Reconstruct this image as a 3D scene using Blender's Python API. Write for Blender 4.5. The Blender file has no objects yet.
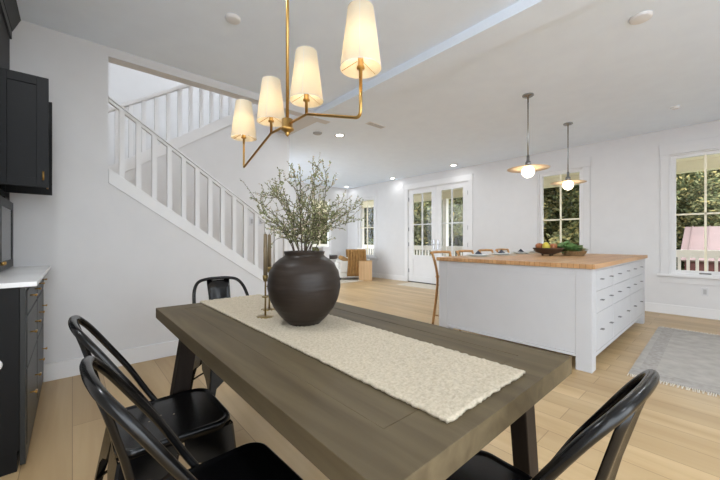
import bpy, bmesh, math, random
from mathutils import Vector, Matrix, noise
random.seed(7)
PI = math.pi
C = bpy.context.scene.collection
sc = bpy.context.scene

# ------------------------------------------------------------------ materials
MATS = {}
def lin(c):
    return tuple(((v/255)/12.92 if v/255 <= .04045 else ((v/255+.055)/1.055)**2.4) for v in c)
def mat(name, rgb, rough=.5, metal=0, spec=.5, noise_s=None, amt=.1, bump=0, bscale=40, coat=0, emit=None, es=0, stretch=(1,1,1), trans=0, sub=0):
    m = bpy.data.materials.new(name); m.use_nodes = True
    nt = m.node_tree; b = nt.nodes['Principled BSDF']
    col = lin(rgb)
    b.inputs['Base Color'].default_value = (*col, 1)
    b.inputs['Roughness'].default_value = rough
    b.inputs['Metallic'].default_value = metal
    b.inputs['Specular IOR Level'].default_value = spec
    b.inputs['Coat Weight'].default_value = coat
    b.inputs['Coat Roughness'].default_value = .15
    if emit:
        b.inputs['Emission Color'].default_value = (*lin(emit), 1)
        b.inputs['Emission Strength'].default_value = es
    tc = nt.nodes.new('ShaderNodeTexCoord'); mp = nt.nodes.new('ShaderNodeMapping')
    mp.inputs['Scale'].default_value = stretch
    nt.links.new(tc.outputs['Object'], mp.inputs[0])
    n = nt.nodes.new('ShaderNodeTexNoise')
    n.inputs['Scale'].default_value = noise_s or 6
    n.inputs['Detail'].default_value = 5
    nt.links.new(mp.outputs[0], n.inputs['Vector'])
    r = nt.nodes.new('ShaderNodeValToRGB')
    r.color_ramp.elements[0].position = .3; r.color_ramp.elements[1].position = .7
    a = amt if noise_s else .015
    r.color_ramp.elements[0].color = (*[max(0, v*(1-a)) for v in col], 1)
    r.color_ramp.elements[1].color = (*[min(1, v*(1+a)) for v in col], 1)
    nt.links.new(n.outputs['Fac'], r.inputs[0]); nt.links.new(r.outputs[0], b.inputs['Base Color'])
    if bump:
        n2 = nt.nodes.new('ShaderNodeTexNoise'); n2.inputs['Scale'].default_value = bscale
        nt.links.new(mp.outputs[0], n2.inputs['Vector'])
        bp = nt.nodes.new('ShaderNodeBump'); bp.inputs['Strength'].default_value = bump
        bp.inputs['Distance'].default_value = .004
        nt.links.new(n2.outputs['Fac'], bp.inputs['Height']); nt.links.new(bp.outputs[0], b.inputs['Normal'])
    MATS[name] = m
    return m

def wood_mat(name, c1, c2, axis='y', rough=.4, scale=1.0, plank=None):
    """grain running along an axis; plank=(length,width) adds boards of differing tone"""
    m = bpy.data.materials.new(name); m.use_nodes = True
    nt = m.node_tree; b = nt.nodes['Principled BSDF']; L = nt.links
    tc = nt.nodes.new('ShaderNodeTexCoord')
    mp = nt.nodes.new('ShaderNodeMapping')
    s = {'x': (1.2, 14, 14), 'y': (14, 1.2, 14), 'z': (14, 14, 1.2)}[axis]
    mp.inputs['Scale'].default_value = tuple(v*scale for v in s)
    L.new(tc.outputs['Object'], mp.inputs[0])
    n = nt.nodes.new('ShaderNodeTexNoise'); n.inputs['Scale'].default_value = 1; n.inputs['Detail'].default_value = 8
    n.inputs['Distortion'].default_value = .6
    L.new(mp.outputs[0], n.inputs['Vector'])
    r = nt.nodes.new('ShaderNodeValToRGB')
    r.color_ramp.elements[0].position = .3; r.color_ramp.elements[1].position = .7
    r.color_ramp.elements[0].color = (*lin(c1), 1); r.color_ramp.elements[1].color = (*lin(c2), 1)
    L.new(n.outputs['Fac'], r.inputs[0])
    out = r.outputs[0]
    if plank:
        mb = nt.nodes.new('ShaderNodeMapping')
        mb.inputs['Rotation'].default_value = (0, 0, PI/2 if axis == 'y' else 0)
        L.new(tc.outputs['Object'], mb.inputs[0])
        br = nt.nodes.new('ShaderNodeTexBrick')
        br.inputs['Color1'].default_value = (.78, .76, .74, 1); br.inputs['Color2'].default_value = (1.0, 1.0, 1.0, 1)
        br.inputs['Mortar'].default_value = (.42, .38, .34, 1)
        br.inputs['Scale'].default_value = 1
        br.inputs['Mortar Size'].default_value = .0022
        br.inputs['Mortar Smooth'].default_value = .6
        br.inputs['Brick Width'].default_value = plank[0]; br.inputs['Row Height'].default_value = plank[1]
        br.offset = .37
        L.new(mb.outputs[0], br.inputs['Vector'])
        mx = nt.nodes.new('ShaderNodeMixRGB'); mx.blend_type = 'MULTIPLY'; mx.inputs[0].default_value = 1
        L.new(out, mx.inputs[1]); L.new(br.outputs['Color'], mx.inputs[2]); out = mx.outputs[0]
    L.new(out, b.inputs['Base Color'])
    b.inputs['Roughness'].default_value = rough
    bp = nt.nodes.new('ShaderNodeBump'); bp.inputs['Strength'].default_value = .15; bp.inputs['Distance'].default_value = .002
    L.new(n.outputs['Fac'], bp.inputs['Height']); L.new(bp.outputs[0], b.inputs['Normal'])
    MATS[name] = m
    return m

wallm = mat('wall_paint', (214, 213, 213), .85, spec=.2)
ceilm = mat('ceiling_paint', (233, 242, 254), .9, spec=.15)
trimm = mat('trim_paint', (224, 223, 223), .5, spec=.4)
floorm = wood_mat('oak_floor', (182, 152, 108), (205, 178, 135), 'y', .38, .5, (1.9, .19))
tabm = wood_mat('table_wood', (72, 61, 43), (96, 84, 62), 'y', .62, 1.3)
tabx = wood_mat('table_wood_cross', (72, 61, 44), (94, 82, 61), 'x', .62, 1.3)
tleg = wood_mat('table_leg_wood', (26, 20, 16), (42, 34, 28), 'z', .55, 1.2)
blackm = mat('black_metal', (5, 5, 6), .24, metal=.0, spec=.38, coat=0, bump=.03, bscale=18)
studm = mat('drain_hole_rim', (150, 135, 112), .6)
cabm = mat('black_cabinet', (8, 8, 9), .5, spec=.22)
cabf = mat('charcoal_cabinet_front', (30, 31, 30), .42, spec=.35)
marble = mat('white_marble', (228, 228, 228), .22, noise_s=3, amt=.05)
brass = mat('brass', (188, 150, 88), .28, metal=1)
brassd = mat('aged_brass', (150, 130, 86), .32, metal=1)
discm = mat('pale_tan_disc', (226, 200, 164), .5)
nickel = mat('nickel', (150, 150, 150), .25, metal=1)
islm = mat('island_paint', (190, 190, 192), .5, spec=.4)
butcher = wood_mat('butcher_block', (178, 132, 86), (204, 162, 116), 'x', .4, .8, (.9, .045))
stoolm = wood_mat('stool_wood', (176, 128, 76), (204, 158, 104), 'z', .45)
woodl = wood_mat('pale_wood', (186, 150, 108), (206, 172, 130), 'z', .5)
runm = mat('woven_runner', (190, 179, 159), .95, spec=.1, noise_s=120, amt=.16, bump=.6, bscale=260)
clay = mat('dark_clay', (43, 35, 29), .42, spec=.26, noise_s=5, amt=.14, bump=.35, bscale=9, stretch=(1, 1, 9))
clayi = mat('dark_clay_inside', (24, 22, 21), .8)
waxm = mat('taper_wax', (122, 106, 80), .5)
shadem = bpy.data.materials.new('shade_fabric')
bulbm = mat('bulb', (255, 226, 180), .5, emit=(255, 236, 208), es=3)
globem = mat('opal_globe', (255, 246, 230), .4, emit=(255, 238, 212), es=1.5)
canm = mat('lit_can', (255, 255, 255), .4, emit=(255, 250, 240), es=6)
rugm = mat('grey_rug', (176, 171, 164), .95, spec=.1, noise_s=9, amt=.13, bump=.4, bscale=200)
rugb = mat('rug_border', (168, 163, 157), .95, spec=.1, noise_s=30, amt=.15)
fringe = mat('rug_fringe', (220, 214, 202), .95, spec=.1)
creamm = mat('cream_rug', (216, 208, 194), .95, spec=.1, noise_s=20, amt=.06, bump=.4, bscale=160)
linen = mat('white_linen', (226, 223, 217), .9, spec=.1, bump=.2, bscale=90)
tan = mat('mustard_throw', (156, 120, 76), .95, spec=.1, noise_s=18, amt=.18, bump=.4, bscale=140)
tanc = mat('tan_cushion', (164, 130, 88), .9, spec=.1, noise_s=30, amt=.1)
darkm = mat('dark_lacquer', (44, 40, 38), .4)
ceram = mat('ceramic_plate', (222, 224, 222), .25, coat=.4)
napk = mat('charcoal_napkin', (70, 74, 84), .9, spec=.1, noise_s=30, amt=.1)
matm = mat('placemat', (196, 188, 172), .9, spec=.1, bump=.4, bscale=150)
bowlm = wood_mat('bowl_wood', (58, 44, 34), (84, 64, 48), 'x', .5)
pearm = mat('yellow_pear', (196, 180, 62), .4, noise_s=14, amt=.18)
applem = mat('rust_apple', (160, 96, 52), .4, noise_s=10, amt=.25)
greenm = mat('lettuce_leaf', (104, 136, 80), .6, noise_s=18, amt=.3)
paleg = mat('pale_artichoke', (160, 172, 130), .6, noise_s=18, amt=.25)
basketm = mat('basket_weave', (150, 122, 84), .8, noise_s=60, amt=.25, bump=.6, bscale=120)
leafm = mat('grey_green_leaf', (122, 126, 84), .6, noise_s=60, amt=.5)
leafb = mat('pale_bud', (196, 180, 156), .7, noise_s=30, amt=.2)
stemm = mat('twig', (70, 56, 42), .7)
soffm = mat('porch_soffit', (240, 232, 208), .7)
railm = mat('porch_rail_paint', (232, 226, 218), .6)
deckm = mat('porch_deck', (196, 190, 180), .7)
tree1 = mat('tree_leaf_dark', (78, 84, 56), .75, spec=.1, noise_s=2.5, amt=.5)
tree2 = mat('tree_leaf_olive', (114, 114, 80), .75, spec=.1, noise_s=2.5, amt=.45)
tree3 = mat('tree_leaf_yellow', (152, 140, 92), .75, spec=.1, noise_s=2.5, amt=.4)
bouncem = mat('bounce_slab_pale', (214, 216, 220), .9, spec=.1, noise_s=2, amt=.04)  # for the added slab that bounces daylight indoors
barkm = mat('bark', (84, 72, 60), .9, noise_s=6, amt=.3, bump=.6, bscale=20)
grassm = mat('lawn', (86, 92, 52), .95, spec=.1, noise_s=2, amt=.3)
hillm = mat('woodland_slope', (52, 60, 36), .95, spec=.05, noise_s=1.4, amt=.6, bump=1, bscale=3)
roofm = mat('barn_roof', (122, 100, 96), .6, noise_s=2, amt=.06)
barnm = mat('barn_wall', (84, 44, 40), .8, noise_s=4, amt=.15)
thrm = mat('door_threshold', (48, 46, 44), .5)
hingem = mat('hinge_metal', (120, 122, 128), .35, metal=.8)
greyp = mat('grey_vent', (176, 176, 177), .7)
outlm = mat('outlet_plastic', (206, 206, 208), .5)
glassd = mat('hutch_dark_glass', (46, 47, 49), .12, spec=.7)
whitep = mat('white_plastic', (235, 235, 235), .4)

for n_, q_ in (('table_leg_wood', .15), ('table_wood', .3), ('table_wood_cross', .3)):
    MATS[n_].node_tree.nodes['Principled BSDF'].inputs['Specular IOR Level'].default_value = q_
# translucent lampshade
shadem.use_nodes = True
nt = shadem.node_tree; nt.nodes.clear()
o_ = nt.nodes.new('ShaderNodeOutputMaterial'); mx = nt.nodes.new('ShaderNodeMixShader'); mx.inputs[0].default_value = .5
d_ = nt.nodes.new('ShaderNodeBsdfDiffuse'); t_ = nt.nodes.new('ShaderNodeBsdfTranslucent')
nz = nt.nodes.new('ShaderNodeTexNoise'); nz.inputs['Scale'].default_value = 90
rp = nt.nodes.new('ShaderNodeValToRGB'); rp.color_ramp.elements[0].color = (*lin((228, 216, 192)), 1); rp.color_ramp.elements[1].color = (*lin((242, 233, 212)), 1)
nt.links.new(nz.outputs['Fac'], rp.inputs[0])
nt.links.new(rp.outputs[0], d_.inputs[0]); nt.links.new(rp.outputs[0], t_.inputs[0])
nt.links.new(d_.outputs[0], mx.inputs[1]); nt.links.new(t_.outputs[0], mx.inputs[2]); nt.links.new(mx.outputs[0], o_.inputs[0])
# window glass: mostly clear with a faint reflection
glassm = bpy.data.materials.new('window_glass'); glassm.use_nodes = True
nt = glassm.node_tree; nt.nodes.clear()
o_ = nt.nodes.new('ShaderNodeOutputMaterial'); mx = nt.nodes.new('ShaderNodeMixShader')
lw = nt.nodes.new('ShaderNodeLayerWeight'); lw.inputs['Blend'].default_value = .12
tr = nt.nodes.new('ShaderNodeBsdfTransparent'); gl = nt.nodes.new('ShaderNodeBsdfGlossy'); gl.inputs['Roughness'].default_value = .02
mm = nt.nodes.new('ShaderNodeMath'); mm.operation = 'MULTIPLY'; mm.inputs[1].default_value = .35
nt.links.new(lw.outputs['Facing'], mm.inputs[0]); nt.links.new(mm.outputs[0], mx.inputs[0])
nt.links.new(tr.outputs[0], mx.inputs[1]); nt.links.new(gl.outputs[0], mx.inputs[2]); nt.links.new(mx.outputs[0], o_.inputs[0])

# ------------------------------------------------------------------ helpers
def bx(bm, x0, x1, y0, y1, z0, z1, M=None, mi=0):
    vs = [bm.verts.new(v) for v in ((x0,y0,z0),(x1,y0,z0),(x1,y1,z0),(x0,y1,z0),(x0,y0,z1),(x1,y0,z1),(x1,y1,z1),(x0,y1,z1))]
    if M: 
        for v in vs: v.co = M @ v.co
    for f in ((0,3,2,1),(4,5,6,7),(0,1,5,4),(1,2,6,5),(2,3,7,6),(3,0,4,7)):
        bm.faces.new([vs[i] for i in f]).material_index = mi
    return bm
def B(*a, **k):
    return bx(bmesh.new(), *a, **k)
def beam8(bm, bot, top):
    """hexahedron from four bottom and four top points"""
    vs = [bm.verts.new(v) for v in list(bot)+list(top)]
    for f in ((0,3,2,1),(4,5,6,7),(0,1,5,4),(1,2,6,5),(2,3,7,6),(3,0,4,7)):
        bm.faces.new([vs[i] for i in f])
    return bm
def tube(bm, pts, r, n=10, cap=True, mi=0):
    pts = [Vector(p) for p in pts]
    rs = r if isinstance(r, (list, tuple)) else [r]*len(pts)
    rings = []; prev = None
    for i, p in enumerate(pts):
        a = pts[max(0, i-1)]; b = pts[min(len(pts)-1, i+1)]
        t = (b-a).normalized()
        if prev is None:
            up = Vector((0,0,1)) if abs(t.z) < .9 else Vector((1,0,0))
            s = t.cross(up).normalized()
        else:
            s = (prev - t*prev.dot(t)).normalized()
        prev = s; u = t.cross(s)
        rings.append([bm.verts.new(p + (s*math.cos(2*PI*k/n) + u*math.sin(2*PI*k/n))*rs[i]) for k in range(n)])
    for i in range(len(rings)-1):
        for k in range(n):
            f = bm.faces.new((rings[i][k], rings[i][(k+1)%n], rings[i+1][(k+1)%n], rings[i+1][k])); f.material_index = mi
    if cap:
        bm.faces.new(rings[0][::-1]).material_index = mi; bm.faces.new(rings[-1]).material_index = mi
    return bm
def lathe(bm, prof, n=32, c=(0,0,0), sx=1, sy=1, mi=0):
    rings = []
    for r, z in prof:
        if r < 1e-5: rings.append([bm.verts.new((c[0], c[1], c[2]+z))])
        else: rings.append([bm.verts.new((c[0]+r*sx*math.cos(2*PI*k/n), c[1]+r*sy*math.sin(2*PI*k/n), c[2]+z)) for k in range(n)])
    for a, b in zip(rings, rings[1:]):
        for k in range(n):
            q = [a[k % len(a)], a[(k+1) % len(a)], b[(k+1) % len(b)], b[k % len(b)]]
            u = []
            for v in q:
                if v not in u: u.append(v)
            if len(u) > 2: bm.faces.new(u).material_index = mi
    return bm
def spline(pts, n=8):
    P = [Vector(p) for p in pts]; out = []
    for i in range(len(P)-1):
        p0 = P[max(0, i-1)]; p1 = P[i]; p2 = P[i+1]; p3 = P[min(len(P)-1, i+2)]
        for k in range(n):
            t = k/n
            out.append(.5*((2*p1)+(p2-p0)*t+(2*p0-5*p1+4*p2-p3)*t*t+(3*p1-3*p2+p3-p0)*t**3))
    out.append(P[-1]); return out
def obj(name, bm, m, parent=None, bev=0, smooth=False, seg=2, mats=None, loc=None):
    bmesh.ops.recalc_face_normals(bm, faces=bm.faces)
    me = bpy.data.meshes.new(name); bm.to_mesh(me); bm.free()
    for x in (mats or [m]): me.materials.append(x)
    if smooth:
        for p in me.polygons: p.use_smooth = True
    o = bpy.data.objects.new(name, me); C.objects.link(o)
    if loc: o.location = loc
    if parent: o.parent = parent
    if bev:
        mo = o.modifiers.new('bevel', 'BEVEL'); mo.width = bev; mo.segments = seg; mo.limit_method = 'ANGLE'
    return o
def tag(o, label, cat, group=None, kind=None):
    o['label'] = label; o['category'] = cat
    if group: o['group'] = group
    if kind: o['kind'] = kind
    return o
def thing(name, label, cat, loc=(0,0,0), rz=0, group=None):
    o = bpy.data.objects.new(name, None); C.objects.link(o)
    o.empty_display_size = .1
    o.location = loc; o.rotation_euler = (0, 0, rz)
    return tag(o, label, cat, group)
def struct(name, bm, m, **k):
    o = obj(name, bm, m, **k)
    if not k.get('parent'): o['kind'] = 'structure'
    return o
def sroot(name, loc=(0,0,0)):
    o = bpy.data.objects.new(name, None); C.objects.link(o); o.location = loc; o['kind'] = 'structure'
    return o
def kids(o): return [c for c in bpy.data.objects if c.parent == o]
def copy_tree(o, parent=None):
    c = o.copy(); C.objects.link(c)
    if parent: c.parent = parent
    for ch in kids(o): copy_tree(ch, c)
    return c
def dup(root, loc, rz, label):
    c = copy_tree(root); c.location = loc; c.rotation_euler = (0, 0, rz); c['label'] = label
    return c

# ------------------------------------------------------------------ dimensions
XR = 6.77       # wall with the windows
YF = 8.3        # far wall of the living room
YS = 3.57       # stair wall
XL = -.78       # wall behind the buffet
ZC = 2.79; ZB = 2.71
XB = 2.35       # ceiling beam

# ------------------------------------------------------------------ setting
bm = B(XL-.6, XR+.02, -3, 5.97, -.12, 0); bx(bm, 2.5, XR+.02, 5.97, YF+.1, -.12, 0)
struct('floor', bm, floorm)
bm = bmesh.new()
bx(bm, XL, XB+.1, -3, YS, ZC, ZC+.15); bx(bm, XB+.1, XR, -3, YF, ZC, ZC+.15)
struct('ceiling', bm, ceilm)
bm = bmesh.new()
bx(bm, XB, XB+.27, -3, YS, ZB, ZC+.05)
struct('trim_1', bm, ceilm)   # dropped ceiling beam

def wall_x(x0, x1, ya, yb, z0, z1, holes):
    bm = bmesh.new(); y = ya
    for (a, b, c, d) in sorted(holes):
        if a > y: bx(bm, x0, x1, y, a, z0, z1)
        if c > z0: bx(bm, x0, x1, a, b, z0, c)
        if d < z1: bx(bm, x0, x1, a, b, d, z1)
        y = b
    bx(bm, x0, x1, y, yb, z0, z1)
    return bm
WIN = [(.236, 'near'), (2.09, 'mid'), (7.40, 'far'), (-1.6, 'off')]
WZ0, WZ1 = .60, 2.40
holes = [(c-.375, c+.375, WZ0, WZ1) for c, _ in WIN] + [(3.945, 5.735, 0, 2.46)]
struct('wall_right', wall_x(XR, XR+.16, -3, YF, 0, ZC, holes), wallm)
# far wall with a window
XW = 5.72
bm = bmesh.new()
bx(bm, 2.6, XW-.375, YF, YF+.15, 0, ZC); bx(bm, XW+.375, XR+.16, YF, YF+.15, 0, ZC)
bx(bm, XW-.375, XW+.375, YF, YF+.15, 0, WZ0); bx(bm, XW-.375, XW+.375, YF, YF+.15, WZ1, ZC)
struct('wall_far', bm, wallm)
struct('wall_left', B(XL-.15, XL, -.6, YS+.12, 0, ZC), wallm)
struct('wall_rear_light_block', B(2.8, XR+.16, -3.15, -3, 0, ZC), wallm)  # unseen wall added to keep daylight off the island drawers
# stair wall: solid to the left, sloped spandrel below the staircase, header above
SK = lambda x: 1.604-.69*(x-.246)      # underside line of skirt board
bm = bmesh.new()
T = .12
bx(bm, XL, .235, YS, YS+T, 0, 5.2)
bx(bm, .235, XB+.27, YS, YS+T, ZB, 5.2)
xe = 2.5
beam8(bm, [(.235,YS,0),(xe,YS,0),(xe,YS+T,0),(.235,YS+T,0)], [(.235,YS,SK(.235)),(xe,YS,SK(xe)),(xe,YS+T,SK(xe)),(.235,YS+T,SK(.235))])
struct('wall_stair', bm, wallm)
# stairwell walls
YM = 4.66
UP = lambda x: 1.97+.685*(x-.483)
bm = bmesh.new()
beam8(bm, [(-.1,YM,0),(2.5,YM,0),(2.5,YM+.1,0),(-.1,YM+.1,0)], [(-.1,YM,UP(-.1)),(2.5,YM,UP(2.5)),(2.5,YM+.1,UP(2.5)),(-.1,YM+.1,UP(-.1))])
struct('wall_between_flights', bm, wallm)
struct('wall_back', B(-1.3, 2.5, 5.85, 5.97, 0, 5.2), wallm)
struct('stairwell_light_cover', B(-1.42, 1.1, YS, 5.97, 5.2, 5.3), ceilm)  # unseen partial cover added to dim the overbright stairwell
struct('wall_landing', B(-1.42, -1.3, YS+.12, 5.97, 0, 5.2), wallm)
bm = bmesh.new(); bx(bm, 2.5, 2.6, YM, 5.97, 0, ZC-.001); bx(bm, 2.5, 2.6, 5.97, YF+.15, 2.5, 2.94); bx(bm, XB, 2.6, YS+.12, 5.85, ZC-.001, 5.2)
struct('wall_inner', bm, wallm)

# baseboards
def baseboard(name, pieces):
    bm = bmesh.new()
    for p in pieces:
        bx(bm, *p)
    struct(name, bm, trimm, bev=.003)
baseboard('baseboard_stair', [(-.17, xe, YS-.016, YS, 0, .14)])
baseboard('baseboard_right', [(XR-.016, XR, -3, 3.84, 0, .14), (XR-.016, XR, 5.84, YF, 0, .14)])
baseboard('baseboard_far', [(2.6, XR-.016, YF-.016, YF, 0, .14)])
baseboard('baseboard_inner', [(2.6, 2.616, YM, 5.97, 0, .14)])

# windows: built in local coords (local x = along wall, local y = depth: room side is -y)
def window(name, loc, rz):
    w = sroot(name, loc); w.rotation_euler = (0, 0, rz)
    bm = bmesh.new()      # casing boards, header with ears, sill and apron
    bx(bm, -.475, -.375, -.014, 0, WZ0, 2.40); bx(bm, .375, .475, -.014, 0, WZ0, 2.40)
    bx(bm, -.485, .485, -.018, 0, 2.40, 2.56)
    bx(bm, -.475, .475, -.014, 0, WZ0-.13, WZ0-.03)
    obj('casing', bm, wallm, w, bev=.002)
    obj('window_sill', B(-.51, .51, -.045, .0, WZ0-.03, WZ0), trimm, w, bev=.003)
    bm = bmesh.new()      # jamb + sash
    for a, b, c, d in ((-.375,-.305,WZ0,WZ1),(.305,.375,WZ0,WZ1),(-.305,.305,WZ0,.665),(-.305,.305,2.335,WZ1)):
        bx(bm, a, b, .03, .09, c, d)
    for a, b, c, d in ((-.375,-.355,WZ0,WZ1),(.355,.375,WZ0,WZ1),(-.355,.355,WZ0,WZ0+.02),(-.355,.355,WZ1-.02,WZ1)):
        bx(bm, a, b, .0, .16, c, d)
    obj('window_frame', bm, trimm, w, bev=.003)
    bm = bmesh.new()
    bx(bm, -.012, .012, .045, .075, .665, 2.335); bx(bm, -.305, .305, .045, .075, 1.483, 1.507)
    obj('muntin', bm, soffm, w)
    obj('pane', B(-.3, .3, .058, .062, .67, 2.33), glassm, w)
    bm = bmesh.new(); bx(bm, -.06, .06, .012, .03, .622, .64)
    obj('sash_lift', bm, nickel, w, bev=.004)
for i, (c, _) in enumerate(WIN):
    window('window_%d' % (i+1), (XR, c, 0), -PI/2)
window('window_5', (XW, YF, 0), 0)

# double doors in the right wall
def door(name, y0, y1, handle_side):
    d = sroot(name, (XR, 0, 0))
    mid = (y0+y1)/2; g0, g1 = mid-.3, mid+.3
    X0, X1 = .02, .065
    bm = bmesh.new()
    bx(bm, X0, X1, y0, g0, .02, 2.45); bx(bm, X0, X1, g1, y1, .02, 2.45)
    bx(bm, X0, X1, g0, g1, 2.33, 2.45); bx(bm, X0, X1, g0, g1, .60, .72); bx(bm, X0, X1, g0, g1, .02, .16)
    bx(bm, X0+.014, X1-.01, g0, g1, .16, .60)
    bx(bm, X0, X1, mid-.012, mid+.012, .72, 2.33); bx(bm, X0, X1, g0, g1, 1.508, 1.532)
    obj('door_slab', bm, trimm, d, bev=.003)
    obj('pane', B(.04, .044, g0+.001, g1-.001, .721, 2.329), glassm, d)
    hy = y0+.06 if handle_side < 0 else y1-.06
    bm = bmesh.new(); bx(bm, .008, .02, hy-.022, hy+.022, .88, 1.12)
    tube(bm, [(.012, hy, 1.0), (-.04, hy, 1.0), (-.045, hy+.1*(-handle_side), 1.0)], .009)
    h = obj('door_handle', bm, nickel, d, bev=.002)
    for z in (.3, 1.0, 1.4, 2.2):
        e = y1 if handle_side < 0 else y0
        obj('hinge', B(.006, .02, e-.012, e+.012, z-.05, z+.05), hingem, d)
door('door_1', 4.842, 5.72, -1)
door('door_2', 3.96, 4.838, 1)
bm = bmesh.new()
bx(bm, XR-.014, XR, 3.84, 3.945, 0, 2.47); bx(bm, XR-.014, XR, 5.735, 5.84, 0, 2.47)
bx(bm, XR-.018, XR, 3.83, 5.85, 2.47, 2.61)
bx(bm, XR, XR+.16, 3.945, 3.96, 0, 2.46); bx(bm, XR, XR+.16, 5.72, 5.735, 0, 2.46); bx(bm, XR, XR+.16, 3.96, 5.72, 2.45, 2.46)
struct('trim_2', bm, trimm, bev=.002)
struct('trim_3', B(XR-.01, XR+.16, 3.96, 5.72, 0, .02), thrm)

# ------------------------------------------------------------------ staircase
RAIL = lambda x: 2.345-.687*(x-.288)
t = thing('staircase', 'white staircase with slanting balustrade rising left behind the dining table', 'staircase', (0, 0, 0))
bm = bmesh.new()
x0, x1 = .236, 2.5
beam8(bm, [(x0,YS-.012,SK(x0)),(x1,YS-.012,SK(x1)),(x1,YS+T+.01,SK(x1)),(x0,YS+T+.01,SK(x0))],
          [(x0,YS-.012,SK(x0)+.125),(x1,YS-.012,SK(x1)+.125),(x1,YS+T+.01,SK(x1)+.125),(x0,YS+T+.01,SK(x0)+.125)])
obj('skirt_board', bm, trimm, t, bev=.003)
bm = bmesh.new()
beam8(bm, [(x0,YS+.035,RAIL(x0)-.05),(x1,YS+.035,RAIL(x1)-.05),(x1,YS+.075,RAIL(x1)-.05),(x0,YS+.075,RAIL(x0)-.05)],
          [(x0,YS+.035,RAIL(x0)-.02),(x1,YS+.035,RAIL(x1)-.02),(x1,YS+.075,RAIL(x1)-.02),(x0,YS+.075,RAIL(x0)-.02)])
beam8(bm, [(x0,YS+.02,RAIL(x0)-.02),(x1,YS+.02,RAIL(x1)-.02),(x1,YS+.09,RAIL(x1)-.02),(x0,YS+.09,RAIL(x0)-.02)],
          [(x0,YS+.02,RAIL(x0)),(x1,YS+.02,RAIL(x1)),(x1,YS+.09,RAIL(x1)),(x0,YS+.09,RAIL(x0))])
obj('handrail', bm, trimm, t, bev=.006)
def baluster(x, y, fb, ft, parent):
    bm = bmesh.new(); h = .02
    beam8(bm, [(x-h,y-h,fb(x-h)),(x+h,y-h,fb(x+h)),(x+h,y+h,fb(x+h)),(x-h,y+h,fb(x-h))],
              [(x-h,y-h,ft(x-h)),(x+h,y-h,ft(x+h)),(x+h,y+h,ft(x+h)),(x-h,y+h,ft(x-h))])
    obj('baluster', bm, trimm, parent)
x = .334
while x < 2.4:
    baluster(x, YS+.055, lambda q: SK(q)+.12, lambda q: RAIL(q)-.044, t); x += .1255
bm = bmesh.new(); bx(bm, 2.5, 2.6, YS+.005, YS+.105, 0, 1.0); bx(bm, 2.49, 2.61, YS-.005, YS+.115, 1.0, 1.03)
obj('newel_post', bm, trimm, t, bev=.004)
bm = bmesh.new()      # steps of lower flight
n = 11; run = .25; rise = 1.9/n
for k in range(n-1):
    xa = 2.5-k*run
    bx(bm, xa-run, xa, YS+T+.012, YM, 0, (k+1)*rise)
obj('steps', bm, floorm, t)
obj('landing', B(-1.3, 0, YS+T, 5.85, 1.75, 1.9), floorm, t)
t2 = thing('upper_staircase', 'upper white flight of stairs rising right, seen through the stairwell opening', 'staircase', (0,0,0))
bm = bmesh.new()
for k in range(8):
    bx(bm, -.1+k*.255, -.1+(k+1)*.255, YM+.11, 5.85, UP(-.1+k*.255)-.05, UP(-.1+k*.255)+.09)
obj('steps', bm, trimm, t2)
RU = lambda x: 2.74+.66*(x-.483)
bm = bmesh.new(); a, b = -.1, 2.0
beam8(bm, [(a,YM+.015,RU(a)-.05),(b,YM+.015,RU(b)-.05),(b,YM+.085,RU(b)-.05),(a,YM+.085,RU(a)-.05)],
          [(a,YM+.015,RU(a)),(b,YM+.015,RU(b)),(b,YM+.085,RU(b)),(a,YM+.085,RU(a))])
obj('handrail', bm, trimm, t2, bev=.006)
bm = bmesh.new()
beam8(bm, [(a,YM-.01,UP(a)-.05),(2.3,YM-.01,UP(2.3)-.05),(2.3,YM+.11,UP(2.3)-.05),(a,YM+.11,UP(a)-.05)],
          [(a,YM-.01,UP(a)+.1),(2.3,YM-.01,UP(2.3)+.1),(2.3,YM+.11,UP(2.3)+.1),(a,YM+.11,UP(a)+.1)])
obj('skirt_board', bm, trimm, t2, bev=.003)
x = .0
while x < 1.95:
    baluster(x, YM+.05, lambda q: UP(q)+.095, lambda q: RU(q)-.049, t2); x += .13
# switches on the wall between flights
for xx, lb in ((1.98, 'left of the two white switch plates on the stairwell wall'), (2.11, 'right of the two white switch plates on the stairwell wall')):
    s = thing('light_switch', lb, 'switch', (xx, YM, 1.39))
    obj('cover_plate', B(-.036, .036, -.008, 0, -.06, .06), outlm, s, bev=.002)
    obj('rocker', B(-.016, .016, -.013, -.008, -.033, .033), greyp, s, bev=.001)

# ------------------------------------------------------------------ outdoors
struct('ground', B(-5, 60, -40, 60, -.5, -.4), grassm)
bm = bmesh.new(); bx(bm, -12, 9.3, -16, -3.02, -.39, -.12); bx(bm, -12, XL-.62, -3.02, 5.99, -.39, -.12); bx(bm, -12, 2.58, 5.99, 16, -.39, -.12)
struct('patio', bm, bouncem)  # unseen pale slab added to reflect daylight up onto the ceilings
struct('porch_floor', B(XR+.16, 9.3, -6, 14, -.2, -.03), deckm)
bm = bmesh.new(); bx(bm, XR+.16, 9.5, -6, 14, 2.66, 2.8); bx(bm, 9.0, 9.2, -6, 14, 2.455, 2.66)
struct('porch_ceiling', bm, soffm)
rl = thing('porch_railing', 'white baluster railing along the porch outside the windows', 'railing', (9.1, 0, -.03))
obj('top_rail', B(-.045, .045, -5.9, 13.9, .80, .95), railm, rl, bev=.004)
obj('bottom_rail', B(-.03, .03, -5.9, 13.9, .08, .14), railm, rl)
ys = sorted([-1.2+.125*k for k in range(96)], key=lambda y: y)
bal = obj('baluster', B(-.02, .02, -.022, .022, .14, .80), railm, rl); bal.location = (0, ys[0], 0)
for y in ys[1:]:
    c = bal.copy(); C.objects.link(c); c.parent = rl; c.location = (0, y, 0)
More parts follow.
